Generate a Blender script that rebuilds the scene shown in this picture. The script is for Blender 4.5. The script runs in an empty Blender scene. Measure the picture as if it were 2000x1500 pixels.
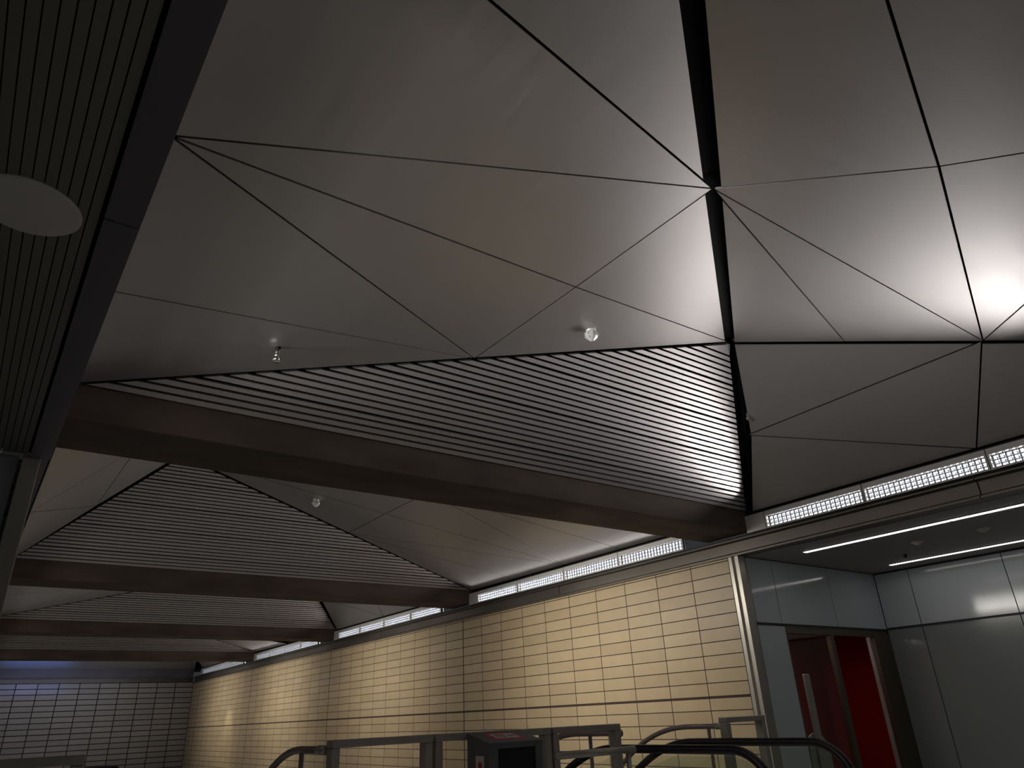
import bpy, bmesh, math
from mathutils import Vector as V, Matrix

C = bpy.context.scene.collection
FLOOR = -1.3            # eye level is z = 0
W = 7.83                # face of the tiled wall
BAY = 6.6
H = 0.0

# ------------------------------------------------------------------ materials
def mat(name, base, rough=.5, metal=0., spec=.5, emit=None, strength=0., alpha=None, trans=0.):
    m = bpy.data.materials.new(name); m.use_nodes = True
    b = m.node_tree.nodes['Principled BSDF']
    b.inputs['Base Color'].default_value = (*base, 1)
    b.inputs['Roughness'].default_value = rough
    b.inputs['Metallic'].default_value = metal
    b.inputs['Specular IOR Level'].default_value = spec
    if emit:
        b.inputs['Emission Color'].default_value = (*emit, 1)
        b.inputs['Emission Strength'].default_value = strength
    if trans: b.inputs['Transmission Weight'].default_value = trans
    return m

def noisy(m, scale=(3, 3, 3), lo=.85, hi=1.1, detail=4, rough_var=0., bump=0.):
    """multiply the base colour by object-space noise"""
    nt = m.node_tree; b = nt.nodes['Principled BSDF']
    tc = nt.nodes.new('ShaderNodeTexCoord'); mp = nt.nodes.new('ShaderNodeMapping')
    mp.inputs['Scale'].default_value = scale
    n = nt.nodes.new('ShaderNodeTexNoise'); n.inputs['Scale'].default_value = 1; n.inputs['Detail'].default_value = detail
    nt.links.new(tc.outputs['Object'], mp.inputs['Vector']); nt.links.new(mp.outputs['Vector'], n.inputs['Vector'])
    r = nt.nodes.new('ShaderNodeMapRange')
    r.inputs['From Min'].default_value = .3; r.inputs['From Max'].default_value = .7
    r.inputs['To Min'].default_value = lo; r.inputs['To Max'].default_value = hi
    nt.links.new(n.outputs['Fac'], r.inputs['Value'])
    mx = nt.nodes.new('ShaderNodeVectorMath'); mx.operation = 'SCALE'
    mx.inputs[0].default_value = b.inputs['Base Color'].default_value[:3]
    nt.links.new(r.outputs['Result'], mx.inputs['Scale']); nt.links.new(mx.outputs['Vector'], b.inputs['Base Color'])
    if rough_var:
        rr = nt.nodes.new('ShaderNodeMapRange'); r0 = b.inputs['Roughness'].default_value
        rr.inputs['From Min'].default_value = .3; rr.inputs['From Max'].default_value = .7
        rr.inputs['To Min'].default_value = r0 - rough_var; rr.inputs['To Max'].default_value = r0 + rough_var
        nt.links.new(n.outputs['Fac'], rr.inputs['Value']); nt.links.new(rr.outputs['Result'], b.inputs['Roughness'])
    if bump:
        bp = nt.nodes.new('ShaderNodeBump'); bp.inputs['Strength'].default_value = bump; bp.inputs['Distance'].default_value = .002
        nt.links.new(n.outputs['Fac'], bp.inputs['Height']); nt.links.new(bp.outputs['Normal'], b.inputs['Normal'])
    return m

def tiles(name, axis, u0, v0, w, h, wide_u, band_v, c1, c2, grout, mort=.013):
    """long ceramic tiles in stack bond; axis = object axis that runs along the wall"""
    m = mat(name, c1, .42); nt = m.node_tree; b = nt.nodes['Principled BSDF']; N = nt.nodes; L = nt.links
    tc = N.new('ShaderNodeTexCoord'); sp = N.new('ShaderNodeSeparateXYZ'); L.new(tc.outputs['Object'], sp.inputs[0])
    def math_(op, a, b_=None, c=None):
        n = N.new('ShaderNodeMath'); n.operation = op
        for i, v in enumerate((a, b_, c)):
            if v is None: continue
            if hasattr(v, 'is_linked') or hasattr(v, 'links'): L.new(v, n.inputs[i])
            else: n.inputs[i].default_value = v
        return n.outputs[0]
    u = math_('SUBTRACT', sp.outputs[axis], u0); v = math_('SUBTRACT', sp.outputs[2], v0)
    def line(x, pitch, half):
        a = math_('PINGPONG', x, pitch / 2)           # 0 at multiples of the pitch
        return math_('LESS_THAN', a, half)
    g = math_('MAXIMUM', line(u, w, mort / 2), line(v, h, mort / 2 * .9))
    if wide_u: g = math_('MAXIMUM', g, line(u, wide_u, .014))
    vb = math_('SUBTRACT', sp.outputs[2], band_v)
    g = math_('MAXIMUM', g, math_('LESS_THAN', math_('ABSOLUTE', vb), .016))
    # per tile tone
    cu = math_('FLOOR', math_('DIVIDE', u, w)); cv = math_('FLOOR', math_('DIVIDE', v, h))
    cb = N.new('ShaderNodeCombineXYZ'); L.new(cu, cb.inputs[0]); L.new(cv, cb.inputs[1])
    wn = N.new('ShaderNodeTexWhiteNoise'); wn.noise_dimensions = '3D'; L.new(cb.outputs[0], wn.inputs['Vector'])
    ns = N.new('ShaderNodeTexNoise'); ns.inputs['Scale'].default_value = 5; ns.inputs['Detail'].default_value = 5
    L.new(tc.outputs['Object'], ns.inputs['Vector'])
    f = math_('ADD', math_('MULTIPLY', wn.outputs['Value'], .5), math_('MULTIPLY', ns.outputs['Fac'], .6))
    mx = N.new('ShaderNodeMix'); mx.data_type = 'RGBA'; L.new(f, mx.inputs['Factor'])
    mx.inputs['A'].default_value = (*c1, 1); mx.inputs['B'].default_value = (*c2, 1)
    m2 = N.new('ShaderNodeMix'); m2.data_type = 'RGBA'; L.new(g, m2.inputs['Factor'])
    L.new(mx.outputs['Result'], m2.inputs['A']); m2.inputs['B'].default_value = (*grout, 1)
    L.new(m2.outputs['Result'], b.inputs['Base Color'])
    rg = math_('MULTIPLY_ADD', g, .45, .4); L.new(rg, b.inputs['Roughness'])
    bp = N.new('ShaderNodeBump'); bp.inputs['Strength'].default_value = .5; bp.inputs['Distance'].default_value = .004; bp.invert = True
    L.new(g, bp.inputs['Height']); L.new(bp.outputs['Normal'], b.inputs['Normal'])
    return m

M = dict(
    panel=noisy(mat('brushed_aluminium', (.42, .405, .395), .42, .8), (2, 2, 60), .98, 1.02, 3, .02),
    slat=noisy(mat('slat_metal', (.46, .44, .435), .40, .7), (40, 2, 2), .96, 1.04, 3),
    gapdark=mat('dark_void', (.004, .004, .005), .9, 0, .1),
    edge=mat('panel_edge', (.5, .48, .46), .35, .8),
    concrete=noisy(mat('stained_concrete', (.10, .074, .058), .85), (1.2, 3, 3), .6, 1.3, 8, 0, .4),
    steel=noisy(mat('fascia_steel', (.14, .125, .11), .42, .75), (3, .6, 3), .85, 1.12, 5, .05),
    darksteel=noisy(mat('dark_fascia_steel', (.13, .12, .135), .5, .2), (2, .5, 2), .85, 1.1, 4),
    colsteel=noisy(mat('column_steel', (.42, .39, .35), .34, .5), (3, 3, .6), .85, 1.12, 5, .05),
    housing=mat('light_housing', (.5, .49, .48), .45, .3),
    louvre=mat('louvre_reflector', (.38, .40, .43), .3, .9),
    tube=mat('lamp_tube', (1, 1, 1), .5, 0, .5, (1., .97, .97), 20.),
    soffitlight=mat('linear_lamp', (1, 1, 1), .5, 0, .5, (1., .93, .90), 4.2),
    plank=noisy(mat('soffit_plank', (.20, .19, .165), .5, .2), (2, .4, 2), .9, 1.1, 3),
    disc=mat('speaker_grille', (.62, .59, .56), .6),
    soffit=mat('recess_soffit', (.34, .32, .30), .6),
    glasswhite=mat('white_back_painted_glass', (.52, .57, .60), .09, 0, .5),
    glassgrey=mat('grey_back_painted_glass', (.26, .29, .285), .12, 0, .5),
    joint=mat('black_joint', (.008, .008, .012), .6),
    jointblue=mat('dark_blue_joint', (.02, .02, .035), .5),
    brown=noisy(mat('bronze_frame', (.14, .115, .09), .4, .6), (2, 2, .7), .85, 1.1, 4),
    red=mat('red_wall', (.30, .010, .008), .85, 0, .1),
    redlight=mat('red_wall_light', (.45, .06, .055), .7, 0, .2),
    glass=mat('clear_glass', (.9, .95, .93), .02, 0, .5, trans=1.),
    gloss=mat('glossy_white', (.85, .86, .84), .12, .3),
    chrome=mat('chrome', (.85, .84, .82), .08, 1.),
    black=mat('black_rubber', (.012, .010, .014), .35),
    stainless=noisy(mat('stainless', (.40, .37, .335), .38, .45), (3, 3, 3), .9, 1.1, 4),
    tubepaint=mat('handrail_tube', (.24, .20, .19), .4, .3),
    boxgrey=noisy(mat('grey_painted_metal', (.12, .125, .13), .5, .2), (5, 5, 5), .9, 1.1, 3),
    boxblack=mat('black_opening', (.004, .004, .005), .7),
    stickerred=mat('sticker_red', (.45, .03, .06), .5),
    stickerwhite=mat('sticker_white', (.5, .5, .52), .5),
    stickerorange=mat('sticker_orange', (.4, .12, .07), .5),
    stickerblue=mat('sticker_blue', (.08, .12, .3), .5),
    floor=noisy(mat('floor_terrazzo', (.24, .24, .245), .35), (4, 4, 4), .8, 1.15, 8),
    white=mat('off_white', (.45, .44, .42), .5),
    grout=mat('dark_grout', (.04, .025, .02), .8),
)
M['tile'] = tiles('beige_tiles', 1, 5.877, .115, .65, .161, 6.5, .108, (.43, .335, .21), (.33, .25, .155), (.035, .02, .015))
M['tilefar'] = tiles('grey_tiles', 0, 7.83, .077, .675, .19, None, .077, (.40, .37, .33), (.30, .28, .25), (.03, .025, .03), .032)

def clear(m, tint=(.93, .965, .94), tr=.85):
    nt = m.node_tree; out = nt.nodes['Material Output']
    g = nt.nodes.new('ShaderNodeBsdfGlossy'); g.inputs['Roughness'].default_value = .03; g.inputs['Color'].default_value = (.9, .9, .9, 1)
    t = nt.nodes.new('ShaderNodeBsdfTransparent'); t.inputs['Color'].default_value = (*tint, 1)
    fr = nt.nodes.new('ShaderNodeValue'); fr.outputs[0].default_value = .06
    mx = nt.nodes.new('ShaderNodeMixShader')
    nt.links.new(fr.outputs[0], mx.inputs[0]); nt.links.new(t.outputs[0], mx.inputs[1]); nt.links.new(g.outputs[0], mx.inputs[2])
    nt.links.new(mx.outputs[0], out.inputs['Surface'])
clear(M['glass'])

# ------------------------------------------------------------------ helpers
def tag(o, label=None, cat=None, group=None, kind=None):
    if label: o['label'] = label
    if cat: o['category'] = cat
    if group: o['group'] = group
    if kind: o['kind'] = kind
    return o

def empty(name, loc, label=None, cat=None, group=None, kind=None):
    o = bpy.data.objects.new(name, None); C.objects.link(o); o.location = loc
    o.empty_display_size = .1
    return tag(o, label, cat, group, kind)

def obj(name, bm, m, parent=None, smooth=False, mats=None):
    bmesh.ops.recalc_face_normals(bm, faces=bm.faces)
    me = bpy.data.meshes.new(name); bm.to_mesh(me); bm.free()
    for mm in (mats or [m]): me.materials.append(mm)
    if smooth:
        for p in me.polygons: p.use_smooth = True
    o = bpy.data.objects.new(name, me); C.objects.link(o)
    if parent:
        o.parent = parent
        # geometry is written in world coordinates: undo the parent's place
        p, off = parent, V((0, 0, 0))
        while p: off += p.location; p = p.parent
        o.location = -off
    return o

def recentre(o):
    """move a top-level mesh's origin to the middle of its base"""
    vs = [v.co for v in o.data.vertices]
    c = V(((min(v.x for v in vs) + max(v.x for v in vs)) / 2, (min(v.y for v in vs) + max(v.y for v in vs)) / 2, min(v.z for v in vs)))
    o.data.transform(Matrix.Translation(-c)); o.location = c
    return o

def struct(name, bm, m, **k):
    return tag(obj(name, bm, m, **k), kind='structure')

def box(bm, a, b, mi=0):
    vs = [bm.verts.new((x, y, z)) for x in (a[0], b[0]) for y in (a[1], b[1]) for z in (a[2], b[2])]
    for f in ((0, 1, 3, 2), (4, 6, 7, 5), (0, 4, 5, 1), (2, 3, 7, 6), (0, 2, 6, 4), (1, 5, 7, 3)):
        fc = bm.faces.new([vs[i] for i in f]); fc.material_index = mi
    return bm

def boxm(a, b): return box(bmesh.new(), a, b)

def bevelled(a, b, r=.01, seg=2):
    bm = boxm(a, b)
    bmesh.ops.bevel(bm, geom=list(bm.edges), offset=r, segments=seg, affect='EDGES', profile=.6)
    return bm

def prism(bm, pts, d):
    """closed solid: polygon pts pushed by vector d"""
    d = V(d); a = [bm.verts.new(V(p)) for p in pts]; b = [bm.verts.new(V(p) + d) for p in pts]
    n = len(pts); bm.faces.new(a); bm.faces.new(b[::-1])
    for i in range(n): bm.faces.new((a[i], b[i], b[(i + 1) % n], a[(i + 1) % n]))
    return bm

def tube(bm, pts, r, seg=12):
    pts = [V(p) for p in pts]; rings = []
    for i, p in enumerate(pts):
        t = (pts[min(i + 1, len(pts) - 1)] - pts[max(i - 1, 0)]).normalized()
        ref = V((1, 0, 0)) if abs(t.x) < .9 else V((0, 0, 1))
        u = t.cross(ref).normalized(); w = t.cross(u)
        rings.append([bm.verts.new(p + (u * math.cos(2 * math.pi * k / seg) + w * math.sin(2 * math.pi * k / seg)) * r) for k in range(seg)])
    for a, b in zip(rings, rings[1:]):
        for k in range(seg): bm.faces.new((a[k], a[(k + 1) % seg], b[(k + 1) % seg], b[k]))
    bm.faces.new(rings[0][::-1]); bm.faces.new(rings[-1])
    return bm

def lathe(bm, prof, c, seg=24, axis='z'):
    c = V(c); rings = []
    for r, z in prof:
        rings.append([bm.verts.new(c + V((r * math.cos(2 * math.pi * k / seg), r * math.sin(2 * math.pi * k / seg), z))) for k in range(seg)])
    for a, b in zip(rings, rings[1:]):
        for k in range(seg): bm.faces.new((a[k], a[(k + 1) % seg], b[(k + 1) % seg], b[k]))
    bm.faces.new(rings[0]); bm.faces.new(rings[-1])
    return bm

def inset(pts, gaps):
    """shrink a planar convex polygon by its own gap on every edge; gaps[i] belongs to edge i -> i+1"""
    pts = [V(p) for p in pts]; n = len(pts)
    nrm = (pts[1] - pts[0]).cross(pts[2] - pts[0]).normalized()
    if nrm.z < 0: nrm = -nrm
    cen = sum(pts, V()) / n
    lines = []
    for i in range(n):
        a, b = pts[i], pts[(i + 1) % n]; d = (b - a).normalized(); q = nrm.cross(d)
        if (cen - a).dot(q) < 0: q = -q
        lines.append((a + q * gaps[i], d))
    out = []
    for i in range(n):
        (a, d), (b, e) = lines[i - 1], lines[i]
        den = d.cross(e); t = (b - a).cross(e).dot(den) / den.length_squared
        out.append(a + d * t)
    return out, nrm

def mirx(p): return V((8.07 - p[0], p[1], p[2]))

# ------------------------------------------------------------------ the folded ceiling
L1 = V((.22, 5.47, 2.27)); CC = V((7.85, 5.47, 2.27)); A1 = V((6.14, 4.10, 3.66))
L0 = V((.22, -.04, 2.25)); C0 = V((7.83, -.04, 2.25))
MM = (L1 + A1) / 2; R = (A1 + L0) / 2; T = (A1 + C0) / 2; B0 = (L0 + C0) / 2; HH = (A1 + T) / 2
def on_plane(a, b, c, x, y):
    n = (b - a).cross(c - a); return V((x, y, a.z - (n.x * (x - a.x) + n.y * (y - a.y)) / n.z))
F = on_plane(L1, A1, L0, .22, 2.60); F2 = on_plane(L1, A1, L0, .22, 4.02); FS = on_plane(L1, A1, L0, .22, 1.22)
Q = on_plane(L1, A1, L0, 3.19, 3.37); S = on_plane(L0, A1, C0, 3.70, .985)
def on_right(x, y): return V((x, y, 2.25 + .834 * (7.83 - x)))
rC = on_right(7.83, 5.44); rF = on_right(7.83, 2.66); rG = on_right(7.02, 4.70); rT = on_right(6.985, 2.04); rA = on_right(6.14, 4.10); rC0 = on_right(7.83, -.04)

g = .007
PANELS = [  # key, corners, gap on each edge, on which side
    ('corner', (L1, MM, F2), (.03, g, .02)),
    ('corner_inner', (F2, MM, F), (g, g, .02)),
    ('kite_outer', (F, MM, Q), (g, g, g)),
    ('kite_slat', (MM, A1, Q), (.03, g, g)),
    ('kite_wide', (F, Q, R), (g, g, g)),
    ('kite_ridge', (Q, A1, R), (g, .052, g)),
    ('broad', (F, R, FS), (g, g, .02)),
    ('near_ridge', (FS, R, L0), (g, .052, .02)),
    ('side_bottom', (rC, rF, rG), (.01, g, .05)),
    ('side_middle', (rG, rF, rT), (g, g, g)),
    ('side_top', (rG, rT, rA), (g, .03, .05)),
    ('side_near', (rF, rC0, rT), (.01, .03, g)),
    ('deck_apex', (A1, HH, R), (.012, g, .052)),
    ('deck_wedge', (HH, T, R), (.012, g, g)),
    ('deck_wide', (T, S, R), (g, g, g)),
    ('deck_ridge', (S, L0, R), (g, .052, g)),
    ('deck_near', (T, B0, S), (g, g, g)),
    ('deck_last', (S, B0, L0), (g, .02, g)),
    ('deck_corner', (T, C0, B0), (.012, .02, g)),
]
LABEL1 = dict(
    corner='long triangular metal panel over the left half of the nearest slats, with a small sprinkler',
    corner_inner='narrow metal panel meeting the left fascia just above the lower left seam',
    kite_outer='metal panel left of the crossing seams, pointing at the left fascia',
    kite_slat='bright triangular metal panel with round sprinkler right above the nearest slats',
    kite_wide='wide grey metal panel between the two upper seams fanning from the left fascia',
    kite_ridge='brightest metal panel, left of the black ridge gap, at the top of the slats',
    broad='largest dark metal panel at upper left, chrome sprinkler hanging from it',
    near_ridge='metal panel left of the black ridge gap at the top edge',
    side_bottom='dark triangular metal panel resting on the louvred light beside the nearest slats',
    side_middle='dark metal panel tapering left from the upright seam above the louvred light',
    side_top='grey metal panel just under the horizontal seam right of the nearest slats',
    side_near='dark metal panel right of the upright seam at the right edge',
    deck_apex='narrow metal panel right of the black ridge gap, above the horizontal seam',
    deck_wedge='metal wedge panel between two seams right of the ridge gap, standing on the horizontal seam',
    deck_wide='grey metal panel in the middle right, bounded by the long upright seam',
    deck_ridge='large dark metal panel right of the black ridge gap at the top edge',
    deck_near='lit metal panel at the right edge below the crossing seams',
    deck_last='black-shaded metal panel in the top right corner',
    deck_corner='small bright metal panel tip at the right edge just above the horizontal seam')
LABEL2 = dict(
    corner='shaded metal panel above the right end of the second slatted wedge',
    corner_inner='thin metal panel over the louvred light near the right end of the second bay slats',
    kite_outer='metal panel of the second bay between seams fanning from above the louvred light',
    kite_slat='metal panel of the second bay beside the slats with a bright round sprinkler',
    kite_wide='metal panel of the second bay left of its bright diagonal seam',
    kite_ridge='sliver of metal panel of the second bay just under the first beam',
    broad='metal panel of the second bay right of its bright diagonal seam',
    near_ridge='metal panel of the second bay hidden mostly by the first beam',
    side_bottom='dark triangular metal panel at the lower left of the second bay beside the slats',
    side_middle='metal panel of the second bay beside the left column, below the first beam',
    side_top='pale small metal panel left of the second slatted wedge under the first beam',
    side_near='grey metal panel at the upper left corner under the first beam, beside the left column')

def bay_pts(p, k, mirrored):
    q = mirx(p) if mirrored else V(p)
    return q + V((0, BAY * k, 0))

def slats(k, mirrored):
    bm = bmesh.new(); y0, z0 = 5.46, 2.28; pitch = .0425; n = 30
    def xl(y): t = (5.47 - y) / (5.47 - 4.10); return .22 + t * (6.14 - .22) + .02
    def xr(y): t = (5.47 - y) / (5.47 - 4.10); return 7.85 + t * (6.14 - 7.85) - .035
    def pt(x, y): return bay_pts((x, y, z0 + (y0 - y)), k, mirrored)
    nrm = V((0, 1, 1)).normalized() * .035
    for i in range(n):
        a = y0 - pitch * i; b = a - pitch * (.67 if i % 7 != 3 else .58)
        prism(bm, [pt(xl(a), a), pt(xr(a), a), pt(xr(b), b), pt(xl(b), b)], nrm)
    a = y0 - pitch * n; b = y0 - pitch * (n + 1.9)
    prism(bm, [pt(xl(a), a), pt(xr(a), a), pt(xr(b), b), pt(xl(b), b)], nrm)
    # dark backing board a little behind the slats
    w = bmesh.new(); off = V((0, 1, 1)).normalized() * .09
    pts = [pt(xl(y0 - .07), y0 - .07) + off, pt(xr(y0 - .07), y0 - .07) + off, pt(xr(b) , b) + off, pt(xl(b), b) + off]
    prism(w, pts, V((0, 1, 1)).normalized() * .01)
    return bm, w

slat_labels = ['large slatted metal wedge rising over the nearest beam, glaring white at its right',
               'slatted metal wedge over the second beam, peak hidden behind the first beam',
               'slatted metal wedge over the third beam', 'slatted metal wedge over the fourth and farthest beam']
for k in range(5):
    mir = k % 2 == 1
    for key, pts, gaps in PANELS:
        if k >= 1 and key.startswith('deck'): continue
        if k >= 3 and not (key.startswith('side') or key.startswith('corner')): continue
        P3 = [bay_pts(p, k, mir) for p in pts]
        ins, nrm = inset(P3, gaps)
        bm = prism(bmesh.new(), ins, nrm * .012)
        lab = LABEL1[key] if k == 0 else LABEL2[key] if k == 1 else 'dark metal ceiling panel of the folded bays far beyond the second beam'
        o = obj('metal_sheet', bm, M['panel'])
        recentre(o)
        tag(o, lab, 'ceiling panel', group=['folded metal panels of the nearest bay', 'folded metal panels of the second bay', 'folded metal panels of the far bays'][min(k, 2)], kind='thing')
    if k < 4:
        bm, w = slats(k, mir)
        t = empty('slatted_wedge', bay_pts((4, 5.4, 2.3), k, mir), slat_labels[k], 'slatted wedge', 'slatted wedges above the beams', 'thing')
        obj('slats', bm, M['slat'], t); obj('backing', w, M['gapdark'], t)

# far end of the last bay: a plain sloping panel over the bulkhead
bm = prism(bmesh.new(), [V((.22, 32.9, 2.3)), V((7.8, 32.9, 2.3)), V((7.0, 31.6, 3.6)), V((1., 31.6, 3.6))], V((0, .02, .02)))
tag(recentre(obj('metal_sheet', bm, M['panel'])), 'smooth bluish sloping metal panel above the far wall bulkhead', 'ceiling panel', kind='thing')

# gutter strip in the wide ridge gap of the nearest bay
def strip(a, b, w, lift):
    a, b = V(a), V(b); d = (b - a).normalized(); s = d.cross(V((0, 0, 1))).normalized() * w
    return [a - s + V((0, 0, lift)), b - s + V((0, 0, lift)), b + s + V((0, 0, lift)), a + s + V((0, 0, lift))]
for k in (0, 1, 2):
    a, b = bay_pts(L0, k, k % 2 == 1), bay_pts(A1, k, k % 2 == 1)
    bm = prism(bmesh.new(), strip(a, b, .075, .045), V((0, 0, .02)))
    struct('trim_ridge', bm, M['gapdark'])
    c = bay_pts(CC, k, k % 2 == 1)
    bm = prism(bmesh.new(), strip(b, c, .09, .05), V((0, 0, .02)))
    struct('trim_hip', bm, M['gapdark'])
# bright lip under the horizontal seam (top edge of the side panels)
bm = prism(bmesh.new(), [rA + V((.03, -.03, .012)), rT + V((.03, 0, .012)), rT + V((.012, .0, .03)), rA + V((.012, -.03, .03))], V((0, 0, .02)))
struct('trim_lip', bm, M['edge'])

# structural slab and upper walls: dark void above the panels
struct('ceiling', boxm((-.2, -1.4, 4.0), (8.6, 33.4, 4.2)), M['gapdark'])
struct('wall_upper_right', boxm((7.9, -1.4, 2.2), (8.1, 33.4, 4.0)), M['gapdark'])
struct('wall_upper_left', boxm((-.1, -1.4, 1.9), (.1, 33.4, 4.0)), M['gapdark'])

# ------------------------------------------------------------------ beams
beam_labels = ['nearest dark brown concrete beam crossing under the large slatted wedge', 'second concrete beam from the front, below the second slatted wedge',
               'third concrete beam, thin and dark, ahead of the last one', 'farthest concrete beam before the blue-lit end wall']
for k in range(4):
    y = 5.495 + BAY * k
    bm = bevelled((.1, y, 2.02), (7.88, y + .70, 2.6), .014)
    o = obj('concrete_beam', bm, M['concrete']); recentre(o)
    tag(o, beam_labels[k], 'beam', 'concrete beams across the hall', 'thing')
o = obj('concrete_beam', bevelled((.1, -1.1, 2.02), (7.88, -.4, 2.6), .02), M['concrete']); recentre(o)
tag(o, 'concrete beam overhead behind the nearest bay', 'beam', 'concrete beams across the hall', 'thing')

# ------------------------------------------------------------------ right wall, channel fascia, light fixtures
bm = boxm((W, 5.85, FLOOR), (W + .2, 33.1, 1.76))
struct('wall_right', bm, M['tile'])
bm = boxm((-.5, 32.96, FLOOR), (W, 33.2, 1.80)); struct('wall_far', bm, M['tilefar'])
bm = bmesh.new(); box(bm, (.1, 32.86, 1.795), (W - .05, 32.95, 1.93)); struct('trim_far', bm, M['steel'])
bm = bmesh.new(); box(bm, (.1, 32.90, 2.0), (W - .05, 32.95, 2.31)); box(bm, (.1, 32.93, 1.93), (W - .05, 32.96, 2.0)); struct('trim_bulkhead', bm, M['darksteel'])
# C-channel along the hall in 6.6 m lengths
def channel(y0, y1):
    bm = bmesh.new()
    prof = [(7.80, 1.752), (7.775, 1.752), (7.775, 1.775), (7.815, 1.785), (7.825, 1.80), (7.825, 1.925), (7.80, 1.938), (7.77, 1.94), (7.77, 1.955), (7.86, 1.955), (7.86, 1.752)]
    prism(bm, [(x, y0, z) for x, z in prof], (0, y1 - y0, 0)); return bm
cuts = [-1.4, 2.75, 9.35, 15.95, 22.55, 29.15, 32.9]
for a, b in zip(cuts, cuts[1:]): struct('trim_channel', channel(a + .006, b - .006), M['steel'])
struct('trim_shadow_gap', boxm((7.845, -1.4, 1.955), (7.9, 32.9, 2.0)), M['joint'])
struct('trim_top_gap', boxm((7.845, -1.4, 2.215), (7.9, 32.9, 2.24)), M['joint'])
# underside return of the channel over the recess
struct('trim_recess_edge', boxm((7.86, -1.4, 1.752), (7.98, 5.69, 1.80)), M['steel'])

UL = 1.305; NC = 21
def make_fixture(y1, last):
    """one louvred unit running from y1 down to y1 - UL; last adds the blank end plate"""
    t = empty('louvred_light', (7.83, y1 - UL, 2.0))
    y0 = y1 - UL; bm = bmesh.new()
    box(bm, (7.80, y0 + .003, 2.152), (7.845, y1 - .003, 2.212)); box(bm, (7.80, y0 + .003, 1.997), (7.845, y1 - .003, 2.018))
    box(bm, (7.80, y0 + .003, 2.018), (7.845, y0 + .022, 2.152)); box(bm, (7.80, y1 - .022, 2.018), (7.845, y1 - .003, 2.152))
    box(bm, (7.885, y0 + .02, 2.0), (7.89, y1 - .02, 2.17))
    obj('housing', bm, M['housing'], t)
    bm = bmesh.new(); a, b = y0 + .022, y1 - .022; p = (b - a) / NC
    for j in range(1, 3):
        z = 2.018 + .134 * j / 3; box(bm, (7.812, a, z - .0035), (7.85, b, z + .0035))
    for i in range(1, NC): box(bm, (7.812, a + p * i - .004, 2.018), (7.85, a + p * i + .004, 2.152))
    obj('louvre', bm, M['louvre'], t)
    bm = bmesh.new(); box(bm, (7.872, a, 2.02), (7.878, b, 2.15)); obj('reflector', bm, M['louvre'], t)
    bm = bmesh.new()          # one lens board, its lit cells are faces of the same sheet
    ys_, zs_ = [a], [2.018]
    for i in range(NC): c = a + p * (i + .5); ys_ += [c - .014, c + .014]
    for j in range(3): c = 2.018 + .134 * (j + .5) / 3; zs_ += [c - .009, c + .009]
    ys_.append(b); zs_.append(2.152)
    gv = [[bm.verts.new((7.866, y, z)) for z in zs_] for y in ys_]
    for i in range(len(ys_) - 1):
        for j in range(len(zs_) - 1):
            fc = bm.faces.new((gv[i][j], gv[i][j + 1], gv[i + 1][j + 1], gv[i + 1][j])); fc.material_index = int(i % 2 == 1 and j % 2 == 1)
    obj('lamp', bm, None, t, mats=[M['louvre'], M['tube']])
    return t
fix_proto = None
for k in range(4 + 1):
    for j in range(4):
        y1 = 5.205 + BAY * k - j * 1.31
        if fix_proto is None: t = fix_proto = make_fixture(y1, True)
        else:
            t = fix_proto.copy(); C.objects.link(t)
            for ch in list(fix_proto.children):
                c = ch.copy(); C.objects.link(c); c.parent = t
            t.location = (7.83, y1 - UL, 2.0)
        where = [['at the left end of the nearest louvred row beside the first beam', 'second along the nearest row, faint wires across it', 'at the right edge of the picture in the nearest row', 'past the right edge of the nearest row'],
                 ['at the far left end of the second row, by the second beam', 'with a dark gap in its upper edge, second in the second row', 'third along the second row', 'at the right end of the second row under the first beam']]
        lab = 'louvred light unit ' + where[k][j] if k < 2 else 'small louvred linear light unit in a row beyond the second beam'
        tag(t, lab, 'light', 'louvred lights of the nearest bay' if k == 0 else 'louvred lights of the second bay' if k == 1 else 'louvred lights of the far bays', 'thing')
    bm = bmesh.new(); box(bm, (7.80, 5.21 + BAY * k, 1.997), (7.845, 5.50 + BAY * k, 2.212)); struct('trim_end_plate', bm, M['housing'])

# ------------------------------------------------------------------ corner column and recess
bm = bmesh.new(); prism(bm, [(x, y, FLOOR) for x, y in ((7.79, 5.70), (7.90, 5.694), (7.95, 5.70), (7.95, 5.85), (7.79, 5.85), (7.79, 5.80), (7.83, 5.79), (7.83, 5.76), (7.79, 5.75))], (0, 0, 1.75 - FLOOR))
o = obj('steel_column', bm, M['colsteel']); recentre(o); tag(o, 'upright grooved steel column where the beige tiles end', 'column', kind='thing')
XB, YT = 11.064, 5.694
struct('ceiling_recess', boxm((7.98, -1.4, 1.75), (11.3, 5.9, 1.95)), M['soffit'])
bm = bmesh.new()
for a, b in ((7.953, 8.462), (8.474, 9.757), (9.769, XB - .004)): box(bm, (a, YT, .935), (b, YT + .02, 1.738))
box(bm, (7.953, YT, FLOOR), (8.505, YT + .02, .905))
struct('wall_recess_side', bm, M['glasswhite'])
struct('trim_recess_joint', boxm((7.953, YT + .012, FLOOR), (8.5, YT + .05, 1.75)), M['joint'])
struct('trim_recess_joint_upper', boxm((8.5, YT + .012, .9), (XB, YT + .05, 1.75)), M['joint'])
bm = bmesh.new(); box(bm, (7.953, YT - .012, .918), (XB, YT + .01, .936)); struct('trim_recess_line', bm, M['jointblue'])
bm = bmesh.new(); box(bm, (7.953, YT - .008, .902), (XB, YT + .01, .912)); struct('trim_recess_lower_line', bm, M['brown'])
bm = bmesh.new()
ys = [5.69, 5.174, 3.898, 2.62, 1.34, .06, -1.3]
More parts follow.
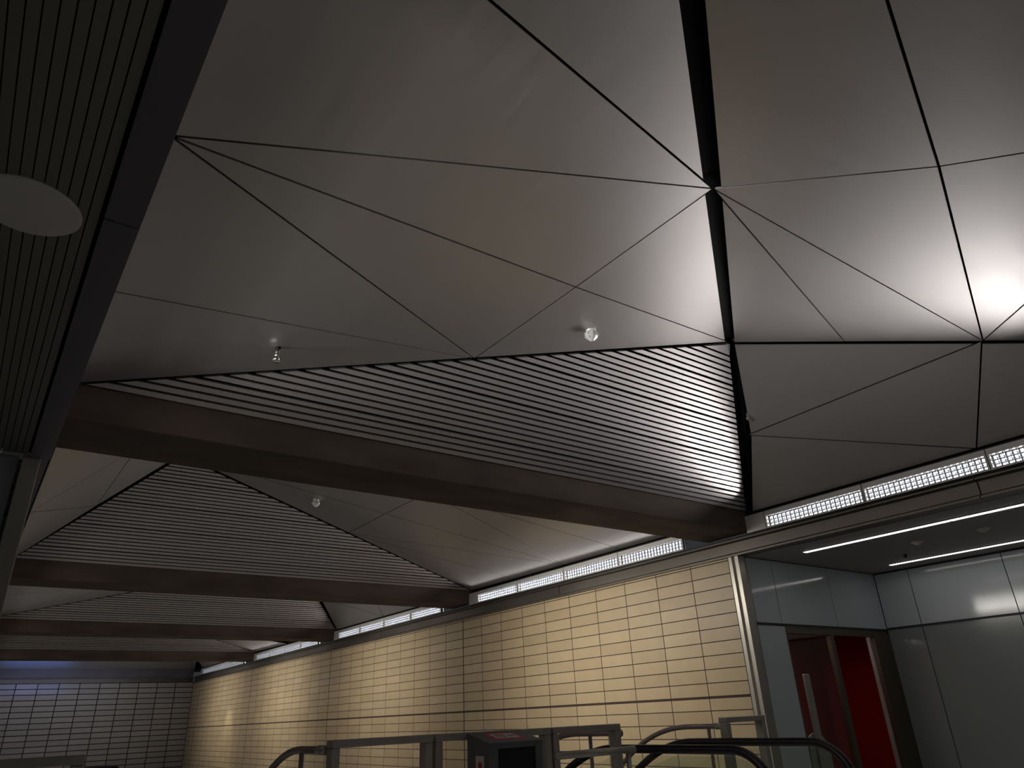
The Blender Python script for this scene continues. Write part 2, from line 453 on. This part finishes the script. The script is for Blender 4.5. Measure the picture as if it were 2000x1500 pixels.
for a, b in zip(ys, ys[1:]):
    box(bm, (XB, b + .006, .955), (XB + .02, a - .006, 1.725)); 
struct('wall_recess_back_upper', bm, M['glasswhite'])
bm = bmesh.new()
for a, b in zip(ys, ys[1:]): box(bm, (XB, b + .006, FLOOR), (XB + .02, a - .006, .925))
struct('wall_recess_back', bm, M['glassgrey'])
struct('trim_recess_back_joint', boxm((XB + .012, -1.4, FLOOR), (XB + .06, 5.9, 1.75)), M['joint'])
struct('trim_recess_back_line', boxm((XB - .012, -1.4, .928), (XB + .01, YT, .952)), M['jointblue'])

# door in the recess side wall
d = tag(empty('door_1', (9.5, YT, FLOOR)), kind='structure')
bm = bmesh.new()
box(bm, (8.505, YT, .82), (XB - .02, YT + .08, .90)); box(bm, (8.505, YT, FLOOR), (8.53, YT + .08, .82))
box(bm, (10.62, YT - .01, FLOOR), (XB - .01, YT + .08, .87))
obj('door_frame', bm, M['brown'], d)
obj('mullion', boxm((9.50, YT - .005, FLOOR), (9.59, YT + .06, .845)), M['brown'], d)
obj('post', bevelled((10.46, YT - .02, FLOOR), (10.50, YT + .03, .82), .006), M['stainless'], d)
gl = obj('glass_pane', boxm((8.53, YT + .03, FLOOR), (9.50, YT + .038, .82)), M['glass'], d)
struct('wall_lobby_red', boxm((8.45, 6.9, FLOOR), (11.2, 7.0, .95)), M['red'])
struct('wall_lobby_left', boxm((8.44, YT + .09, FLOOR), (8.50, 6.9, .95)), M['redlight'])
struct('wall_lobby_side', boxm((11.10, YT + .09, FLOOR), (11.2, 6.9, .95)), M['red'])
struct('ceiling_lobby', boxm((8.45, YT + .09, .95), (11.2, 7.0, 1.0)), M['red'])
bm = bevelled((9.20, 6.0, FLOOR), (9.32, 6.04, .35), .01)
s = empty('pane_reflection_shape', (9.3, 6.0, FLOOR), 'pale grey upright shape with a rounded board behind the door glass, imitating a reflection', 'reflection shape', kind='thing')  # solid pale shape standing in for a reflection in the door glass
obj('post', bm, M['white'], s)
bm = bmesh.new(); pts = [(9.26 + .26 * math.cos(a), 6.05, -.62 + .26 * math.sin(a)) for a in [math.pi * i / 16 for i in range(17)]] + [(9.0, 6.05, FLOOR + .02), (9.52, 6.05, FLOOR + .02)]
prism(bm, pts, (0, .02, 0)); obj('board', bm, M['white'], s)

# recess lights, detectors
def linear(x, y0, y1, lab):
    t = empty('ceiling_light', (x, (y0 + y1) / 2, 1.75), lab, 'light', 'linear lights in the recess soffit', 'thing')
    bm = boxm((x - .032, y0, 1.738), (x + .032, y1, 1.749)); obj('diffuser', bm, M['soffitlight'], t)
    bm = bmesh.new(); box(bm, (x - .042, y0 - .01, 1.742), (x - .033, y1 + .01, 1.7495)); box(bm, (x + .033, y0 - .01, 1.742), (x + .042, y1 + .01, 1.7495))
    obj('trim_rim', bm, M['darksteel'], t)
linear(8.44, 3.36, 5.148, 'left half of the upper white linear light in the recess soffit')
linear(8.44, -1.3, 3.345, 'right half of the upper white linear light, running out of the picture')
linear(10.53, -1.3, 5.137, 'lower white linear light close to the white glass back wall')
for (x, y, r, nm, lab, cat) in ((9.27, 4.12, .07, 'smoke_detector', 'pale round smoke detector between the linear lights, left one', 'detector'),
                           (9.29, 3.36, .07, 'smoke_detector', 'pale round smoke detector between the linear lights, right one', 'detector'),
                           (9.97, 4.63, .025, 'ceiling_sensor', 'tiny dark sensor in the recess soffit above the lower linear light', 'sensor'),
                           (8.72, 2.90, .17, 'ceiling_speaker', 'round flush speaker in the recess soffit near the right edge', 'speaker')):
    t = empty(nm, (x, y, 1.70), lab, cat, kind='thing')
    if r > .1: obj('grille', lathe(bmesh.new(), [(r, 1.75), (r, 1.744), (r - .01, 1.741), (.01, 1.741)], (x, y, 0), 40), M['soffit'], t)
    else:
        obj('base', lathe(bmesh.new(), [(r, 1.75), (r, 1.735), (r * .85, 1.728), (.004, 1.728)], (x, y, 0), 28), M['disc'] if r > .05 else M['joint'], t)
        obj('sensor_head', lathe(bmesh.new(), [(r * .6, 1.728), (r * .55, 1.712), (r * .3, 1.705), (.003, 1.704)], (x, y, 0), 28), M['disc'] if r > .05 else M['joint'], t)

# ------------------------------------------------------------------ left side: slatted soffit, fascia strip, column
bm = bmesh.new(); x = .050
while x > -3.2:
    box(bm, (x - .0375 + .0045, -2.5, 1.77), (x, 5.66, 1.79)); x -= .0375
struct('ceiling_left', bm, M['plank'])
struct('ceiling_left_void', boxm((-3.3, -2.5, 1.80), (.06, 5.7, 1.84)), M['gapdark'])
bm = bmesh.new(); box(bm, (.066, -1.4, 1.75), (.187, 2.578, 1.86)); struct('trim_left', bm, M['darksteel'])
bm = bmesh.new(); box(bm, (.066, 2.590, 1.75), (.187, 5.66, 1.86)); struct('trim_left_far', bm, M['darksteel'])
struct('trim_left_backing', boxm((.10, 2.55, 1.756), (.18, 2.62, 1.85)), M['edge'])
struct('trim_left_upper', boxm((.1, -1.4, 1.86), (.19, 32.9, 2.24)), M['darksteel'])
t = empty('ceiling_loudspeaker', (-.17, 2.68, 1.75), 'large pale round speaker cover on the narrow-slatted soffit at the left', 'speaker', kind='thing')
obj('cover', lathe(bmesh.new(), [(.172, 1.772), (.174, 1.764), (.166, 1.757), (.01, 1.754)], (-.17, 2.68, 0), 64), M['disc'], t, smooth=False)
o = obj('steel_column', bevelled((.028, 5.664, FLOOR), (.134, 5.9, 1.772), .006), M['colsteel']); recentre(o)
tag(o, 'pale steel column at the left edge, under the end of the dark fascia', 'column', kind='thing')
struct('wall_left_glass', boxm((-3.2, 5.70, FLOOR), (.008, 5.72, 1.765)), M['glassgrey'])
struct('wall_left', boxm((-.1, 5.9, FLOOR), (.09, 33., 1.86)), M['tilefar'])

# ------------------------------------------------------------------ sprinklers
def sprinkler(p, label):
    p = V(p); t = empty('sprinkler', p, label, 'sprinkler', 'chrome sprinklers in the metal panels', 'thing')
    obj('rim', lathe(bmesh.new(), [(.020, .012), (.022, -.003), (.017, -.005), (.016, .010)], p, 24), M['gapdark'], t)
    obj('pipe', lathe(bmesh.new(), [(.009, .02), (.009, -.030), (.013, -.032), (.013, -.044), (.009, -.046)], p, 20), M['chrome'], t, True)
    obj('nut', lathe(bmesh.new(), [(.015, -.046), (.017, -.049), (.017, -.068), (.015, -.071)], p, 6), M['chrome'], t)
    obj('bulb', lathe(bmesh.new(), [(.006, -.070), (.016, -.078), (.0215, -.090), (.020, -.102), (.012, -.110), (.004, -.113)], p, 24), M['chrome'], t, True)
    bm = bmesh.new(); lathe(bm, [(.004, -.112), (.022, -.114), (.022, -.118), (.004, -.120)], p, 16)
    obj('deflector', bm, M['chrome'], t)
    bm = bmesh.new()
    for s in (-1, 1): tube(bm, [p + V((s * .012, 0, -.070)), p + V((s * .027, 0, -.088)), p + V((s * .024, 0, -.106)), p + V((s * .006, 0, -.116))], .0032, 8)
    obj('yoke', bm, M['chrome'], t, True)
sprinkler((1.505, 1.925, 2.705), 'chrome sprinkler hanging nearest, from the broad upper left panel')
sprinkler((1.385, 4.705, 2.54), 'chrome sprinkler close above the left part of the nearest slats')
sprinkler((6.80, 4.50, 3.12), 'small sprinkler beside the black gap at the right of the nearest slats')
def dome(p, label):
    """short faceted detector head on a round base"""
    p = V(p); t = empty('ceiling_detector', p, label, 'detector', 'bright faceted detectors in the metal panels', 'thing')
    obj('base', lathe(bmesh.new(), [(.046, .02), (.050, -.006), (.046, -.014), (.040, -.014)], p, 12), M['gloss'], t)
    obj('neck', lathe(bmesh.new(), [(.040, -.012), (.040, -.030), (.034, -.034)], p, 10), M['gloss'], t)
    obj('cover', lathe(bmesh.new(), [(.056, -.032), (.064, -.040), (.064, -.062), (.056, -.074), (.040, -.090), (.024, -.106), (.010, -.114)], p, 9), M['gloss'], t)
    for i in range(4):
        a = math.pi / 2 * i + .4; q = p + V((.05 * math.cos(a), .05 * math.sin(a), 0))
        obj('rib', tube(bmesh.new(), [q + V((0, 0, -.030)), q + V((.012 * math.cos(a), .012 * math.sin(a), -.055)), q + V((-.012 * math.cos(a), -.012 * math.sin(a), -.088))], .005, 6), M['chrome'], t)
dome((3.97, 4.05, 3.145), 'glaring white faceted detector on the bright panel above the nearest slats')
dome((3.93, 10.46, 3.185), 'bright faceted detector of the second bay, just below the nearest beam')

# ------------------------------------------------------------------ floor, barriers, escalators
bm = bmesh.new()
box(bm, (-3.3, -2.5, FLOOR - .2), (11.3, 5.9, FLOOR)); box(bm, (6.3, 5.9, FLOOR - .2), (7.9, 33, FLOOR)); box(bm, (-.4, 14, FLOOR - .2), (6.3, 33, FLOOR))
box(bm, (2.2, 5.9, FLOOR - .2), (4.6, 14, FLOOR)); box(bm, (8.4, 5.9, FLOOR - .2), (11.3, 7.05, FLOOR))
struct('floor', bm, M['floor'])

def barrier(x0, x1, lab, y=4.9, zt=-.095, foot=True):
    t = empty('barrier_frame', ((x0 + x1) / 2, y, FLOOR), lab, 'barrier', 'steel barrier frames before the escalator', 'thing')
    pw = .058
    obj('top_rail', bevelled((x0, y - .05, zt - .048), (x1, y + .05, zt), .006), M['stainless'], t)
    for a in (x0, x1 - pw):
        obj('post', bevelled((a, y - .045, FLOOR), (a + pw, y + .045, zt - .049), .006), M['stainless'], t)
    obj('bottom_rail', bevelled((x0 + pw, y - .03, FLOOR + .08), (x1 - pw, y + .03, FLOOR + .14), .005), M['stainless'], t)
barrier(.02, .655, 'steel barrier frame at the bottom left before the grey tiles')
barrier(2.06, 2.81, 'steel barrier frame left of the grey box, a curved tube joins it')
barrier(2.835, 3.878, 'steel barrier frame standing behind the grey box')
barrier(3.90, 4.63, 'steel barrier frame right of the grey box, its end beside the black handrail')
barrier(6.02, 6.62, 'small steel barrier frame at the foot of the upright column')

def bez(pts, n=10):
    """round the corners of a polyline"""
    pts = [V(p) for p in pts]; out = [pts[0]]
    for a, b, c in zip(pts, pts[1:], pts[2:]):
        p, q = b + (a - b) * .5, b + (c - b) * .5
        if (b - a).length > .9: p = b + (a - b).normalized() * .45
        if (c - b).length > .9: q = b + (c - b).normalized() * .45
        out += [p * (1 - s) ** 2 + b * 2 * s * (1 - s) + q * s * s for s in [i / n for i in range(n + 1)]]
    return out + [pts[-1]]

def banister(x, z, y0, y1, posts, lab):
    t = empty('tube_banister', (x, y0, FLOOR), lab, 'banister', 'curved tube banisters beside the escalators', 'thing')
    obj('tube', tube(bmesh.new(), bez([(x, y0, z), (x, y1, z), (x, y1 + 1.0, z - .62)]) + [V((x, y1 + 2.2, z - 1.36))], .024, 14), M['tubepaint'], t, True)
    for y in posts: obj('post', tube(bmesh.new(), [(x, y, z - .02), (x, y, FLOOR)], .017, 10), M['tubepaint'], t, True)
    obj('wall_socket', tube(bmesh.new(), [(x, y0 - .005, z), (x, y0 + .10, z)], .030, 14), M['stainless'], t, True)
banister(2.05, -.153, 4.955, 5.75, (5.35,), 'curved dark tube banister at the left of the barrier frames')
banister(4.72, -.172, 4.955, 5.95, (5.35,), 'curved tube banister seen through the barrier frame right of the grey box')
banister(6.10, -.172, 4.955, 5.85, (5.15,), 'curved tube banister ending at the small barrier frame by the column')

def escalator(xa, xb, yn, yf, zh, lab):
    """flat landing from yn (newel) to yf, then going down away from the camera"""
    t = empty('escalator', ((xa + xb) / 2, yn, FLOOR), lab, 'escalator', kind='thing')
    for x in (xa, xb):
        r = .34
        arc = [V((x, yn - r * math.sin(a) * 1.0, zh - r + r * math.cos(a))) for a in [math.pi * i / 20 for i in range(20, -1, -1)]]
        pts = [V((x, yf - .3, zh - 2 * r))] + arc + [V((x, yf - .35, zh))]
        pts += [V((x, yf - .35 + .7 * s, zh - .2 * s * s)) for s in [i / 10 for i in range(1, 11)]] + [V((x, yf + 2.6, zh - .2 - 1.3))]
        o = obj('handrail', tube(bmesh.new(), pts, .034, 14), M['black'], t, True)
        bm = bmesh.new()
        prof = [V((x - .006, yn - (r - .05) * math.sin(a), zh - r + (r - .05) * math.cos(a))) for a in [math.pi * i / 14 for i in range(14, -1, -1)]]
        prof += [V((x - .006, yf - .35, zh - .05)), V((x - .006, yf + .35, zh - .25)), V((x - .006, yf + 2.4, zh - 1.43)), V((x - .006, yf + 2.4, zh - 2.05)), V((x - .006, yf, zh - .72))]
        prism(bm, prof, (.012, 0, 0)); obj('glass_panel', bm, M['glass'], t)
        bm = bmesh.new()
        prism(bm, [(x - .07, yn - .1, FLOOR), (x - .07, yn - .1, FLOOR + .22), (x - .07, yn + .1, zh - 2 * r + .05), (x - .07, yf, zh - 2 * r + .05), (x - .07, yf + 2.5, zh - 2.15), (x - .07, yf + 2.5, zh - 2.9), (x - .07, yf, FLOOR - .3), (x - .07, yn + .3, FLOOR)], (.14, 0, 0))
        obj('skirt', bm, M['stainless'], t)
    bm = bmesh.new(); box(bm, (xa + .08, yn - .2, FLOOR - .03), (xb - .08, yf, FLOOR + .012)); obj('comb_plate', bm, M['stainless'], t)
    bm = bmesh.new()
    for i in range(7): box(bm, (xa + .08, yf + .35 * i, FLOOR - .25 - .2 * i), (xb - .08, yf + .35 * (i + 1), FLOOR - .03 - .2 * i))
    obj('steps', bm, M['boxgrey'], t)
escalator(4.87, 5.91, 3.92, 5.55, -.30, 'escalator landing with black rubber handrails over glass in front of the tiled wall')

# black newel cap at the bottom left
t = empty('handrail_newel', (.62, 5.0, FLOOR), 'rounded black handrail end at the bottom left beside the barrier frame', 'handrail', kind='thing')
bm = bevelled((.66, 5.05, -.36), (.87, 5.35, -.165), .03, 3); obj('cap', bm, M['black'], t)
obj('pedestal', bevelled((.68, 5.1, FLOOR), (.85, 5.3, -.37), .01), M['boxgrey'], t)

# horizontal guard tube in front of the barrier
t = empty('guard_rail', (4.3, 4.55, FLOOR), 'low grey guard tube crossing in front of the barrier frame at the escalator', 'guard rail', kind='thing')
obj('tube', tube(bmesh.new(), [(3.62, 4.5, -.275), (4.42, 4.5, -.275)], .026, 14), M['stainless'], t, True)
obj('post', tube(bmesh.new(), [(4.35, 4.5, -.30), (4.35, 4.5, FLOOR)], .02, 10), M['stainless'], t, True)

# grey box with sloping lid and stickers
t = empty('control_box', (3.32, 4.73, FLOOR), 'grey metal box with a black opening and a red sticker on its sloping lid', 'box', kind='thing')
x0, x1, yb, yf, zb, zf = 3.09, 3.556, 4.845, 4.565, -.100, -.163
bm = bmesh.new()
prism(bm, [(x0, yf, FLOOR), (x0, yf, zf - .012), (x0, yb, zb - .012), (x0, yb, FLOOR)], (.02, 0, 0))
prism(bm, [(x1 - .02, yf, FLOOR), (x1 - .02, yf, zf - .012), (x1 - .02, yb, zb - .012), (x1 - .02, yb, FLOOR)], (.02, 0, 0))
box(bm, (x0 + .02, yb - .02, FLOOR), (x1 - .02, yb, zb - .02)); box(bm, (x0 + .02, yf, zf - .04), (x1 - .02, yf + .02, zf - .012))
box(bm, (x0 + .02, yf, FLOOR), (x0 + .075, yf + .02, zf - .04)); box(bm, (x1 - .06, yf, FLOOR), (x1 - .02, yf + .02, zf - .04)); box(bm, (x0 + .075, yf, FLOOR), (x1 - .06, yf + .02, -.75))
obj('body', bm, M['boxgrey'], t)
bm = bmesh.new(); prism(bm, [(x0 - .004, yf - .006, zf - .012), (x0 - .004, yf - .006, zf), (x0 - .004, yb, zb), (x0 - .004, yb, zb - .012)], (x1 - x0 + .008, 0, 0))
lid = obj('lid', bm, M['boxgrey'], t)
obj('opening', boxm((x0 + .075, yf + .012, -.75), (x1 - .06, yf + .03, zf - .04)), M['boxblack'], t)
sl = (zb - zf) / (yb - yf)
def on_lid(u0, u1, v0, v1, lift):
    p = [(x0 + u0, yf + v0), (x0 + u1, yf + v0), (x0 + u1, yf + v1), (x0 + u0, yf + v1)]
    return [(a, b, zf + (b - yf) * sl + lift) for a, b in p]
def sticker(name, rects, m, lift, par):
    bm = bmesh.new()
    for r in rects: prism(bm, on_lid(*r, lift), (0, 0, .0012))
    obj(name, bm, m, par)
st = obj('lid_sticker', prism(bmesh.new(), on_lid(.10, .37, .045, .235, .001), (0, 0, .0012)), M['stickerred'], t)
sticker('lid_sticker_panel', [(.135, .335, .085, .20)], M['stickerwhite'], .0025, t)
sticker('lid_sticker_marks', [(.16, .18, .11, .175), (.19, .21, .11, .175), (.22, .24, .11, .175)], M['stickerorange'], .004, t)
sticker('lid_sticker_symbol', [(.27, .285, .11, .17), (.295, .315, .125, .15)], M['stickerblue'], .004, t)
obj('side_label', boxm((x0 - .002, 4.63, -.34), (x0 + .001, 4.735, -.245)), M['stickerwhite'], t)
bm = bmesh.new(); box(bm, (x0 - .004, 4.655, -.34), (x0 - .001, 4.70, -.29))
for yy in (4.658, 4.6745, 4.691): box(bm, (x0 - .004, yy, -.291), (x0 - .001, yy + .007, -.28))
obj('side_label_mark', bm, M['stickerred'], t)

# ------------------------------------------------------------------ lamps
P_UP, P_LU, P_LW, P_FL = 35, 4.5, 4, 13
def area(name, loc, direction, sx, sy, power, col=(1, .95, .9), spread=180):
    l = bpy.data.lights.new(name, 'AREA'); l.shape = 'RECTANGLE'; l.size = sx; l.size_y = sy; l.energy = power; l.color = col; l.spread = math.radians(spread)
    o = bpy.data.objects.new(name, l); C.objects.link(o); o.location = loc
    o.rotation_euler = V(direction).to_track_quat('-Z', 'Y').to_euler(); return o
def spot(name, loc, target, power, col, ang, blend=.6, r=.05):
    l = bpy.data.lights.new(name, 'SPOT'); l.energy = power; l.color = col; l.spot_size = math.radians(ang); l.spot_blend = blend; l.shadow_soft_size = r
    o = bpy.data.objects.new(name, l); C.objects.link(o); o.location = loc
    o.rotation_euler = (V(target) - V(loc)).to_track_quat('-Z', 'Y').to_euler(); return o
def row(name, x, z, sgn, k, elev, spread, power, col, h=.03):
    """a 5.2 m strip lamp along one fascia; sgn = direction it faces in x"""
    e = math.radians(elev); d = V((sgn * math.cos(e), 0, math.sin(e)))
    y0 = 0. if k else (2.08 if sgn < 0 else 1.6)
    o = area(name, (x, (y0 + 5.2) / 2 + BAY * k, z), d, 5.2 - y0, h, power * (5.2 - y0) / 5.2, col, spread)
    zax = -d; xax = V((0, 1, 0)); yax = zax.cross(xax)
    o.rotation_euler = Matrix(((xax.x, yax.x, zax.x), (xax.y, yax.y, zax.y), (xax.z, yax.z, zax.z))).to_euler()
for k in range(5):
    row('right_uplight', 7.76, 2.226, -1, k, 13, 66, P_UP if k < 1 else P_UP * .5, (1, .955, .95))
    row('left_uplight', .26, 2.10, 1, k, 0, 82, P_LU if k < 1 else P_LU * 1.5, (.95, .96, 1.))
    if k == 0: row('left_high_fill', .25, 2.15, 1, k, 12, 24, 11, (1, .98, .95))  # added narrow fill, brightens the side panels above the right louvres
    row('left_row_lamp', .25, 2.05, 1, k, -12, 110, P_LW, (1, .84, .60), .1)
area('blue_lamp', (2.3, 32.3, 1.45), (0, .55, .83), 2.2, .15, 3.2, (.16, .30, 1.), 150)
area('far_wall_fill', (3.2, 29.5, 1.6), (0, 1, -.25), 5., .4, 22, (.78, .82, 1.))  # added fill lifting the far wall, no fitting there
spot('wall_glare_spot', (7.2, 27.3, 1.3), (7.83, 27.5, -.9), 50, (1, .9, .62), 60, .8)  # added spot imitating a bright glare on the far tiles
for y, pw in ((8.7, 40), (15.75, 34), (22.3, 42), (28.2, 34)): area('tile_wall_fill', (4.6, y, 1.75), (1, 0, -.38), 3.2, .3, pw, (1, .95, .84), 95)  # added fills hung in mid-hall to brighten the beige tiles
area('tile_wall_fill', (4.6, 6.4, 1.75), (1, 0, -.38), 1.5, .3, 5, (1, .95, .84), 95)  # weaker added fill for the near end of the tiles
for y in (2., 11., 20., 28.5): area('floor_bounce_fill', (3.9, y, -1.22), (0, 0, 1), 6.5, 7., P_FL, (1, .93, .86))  # added upward lamps standing in for light bounced off the floor
area('lobby_fill', (9.2, 6.3, .9), (0, 0, -1), .8, .3, 3, (1, .9, .85))  # added fill so the red interior shows behind the door
area('soffit_fill', (-1.6, -1.2, -.9), (.35, .5, .8), 1.6, 1.6, 3.2, (.95, 1, .9))  # unseen fill behind the camera, lifts the left soffit planks

w = bpy.data.worlds.new('World'); bpy.context.scene.world = w; w.use_nodes = True
w.node_tree.nodes['Background'].inputs[0].default_value = (.9, .95, 1, 1); w.node_tree.nodes['Background'].inputs[1].default_value = .03

# ------------------------------------------------------------------ camera
yaw, pitch, roll = 6.44731085e-01, 4.38942142e-01, -4.54653715e-02
cy, sy, cp, sp = math.cos(yaw), math.sin(yaw), math.cos(pitch), math.sin(pitch)
f = V((sy * cp, cy * cp, sp)); r = V((cy, -sy, 0)); u = r.cross(f)
r2 = r * math.cos(roll) + u * math.sin(roll); u2 = -r * math.sin(roll) + u * math.cos(roll)
cam = bpy.data.cameras.new('camera'); cam.sensor_width = 36; cam.lens = 1379.76630 / 2000 * 36; cam.clip_start = .02
co = bpy.data.objects.new('camera', cam); C.objects.link(co)
co.matrix_world = Matrix(((r2.x, u2.x, -f.x, 0), (r2.y, u2.y, -f.y, 0), (r2.z, u2.z, -f.z, 0), (0, 0, 0, 1)))
s = bpy.context.scene; s.camera = co
s.view_settings.view_transform = 'Standard'; s.view_settings.look = 'None'; s.view_settings.exposure = 0
s.cycles.use_denoising = True
s.cycles.max_bounces = 8; s.cycles.sample_clamp_indirect = 6
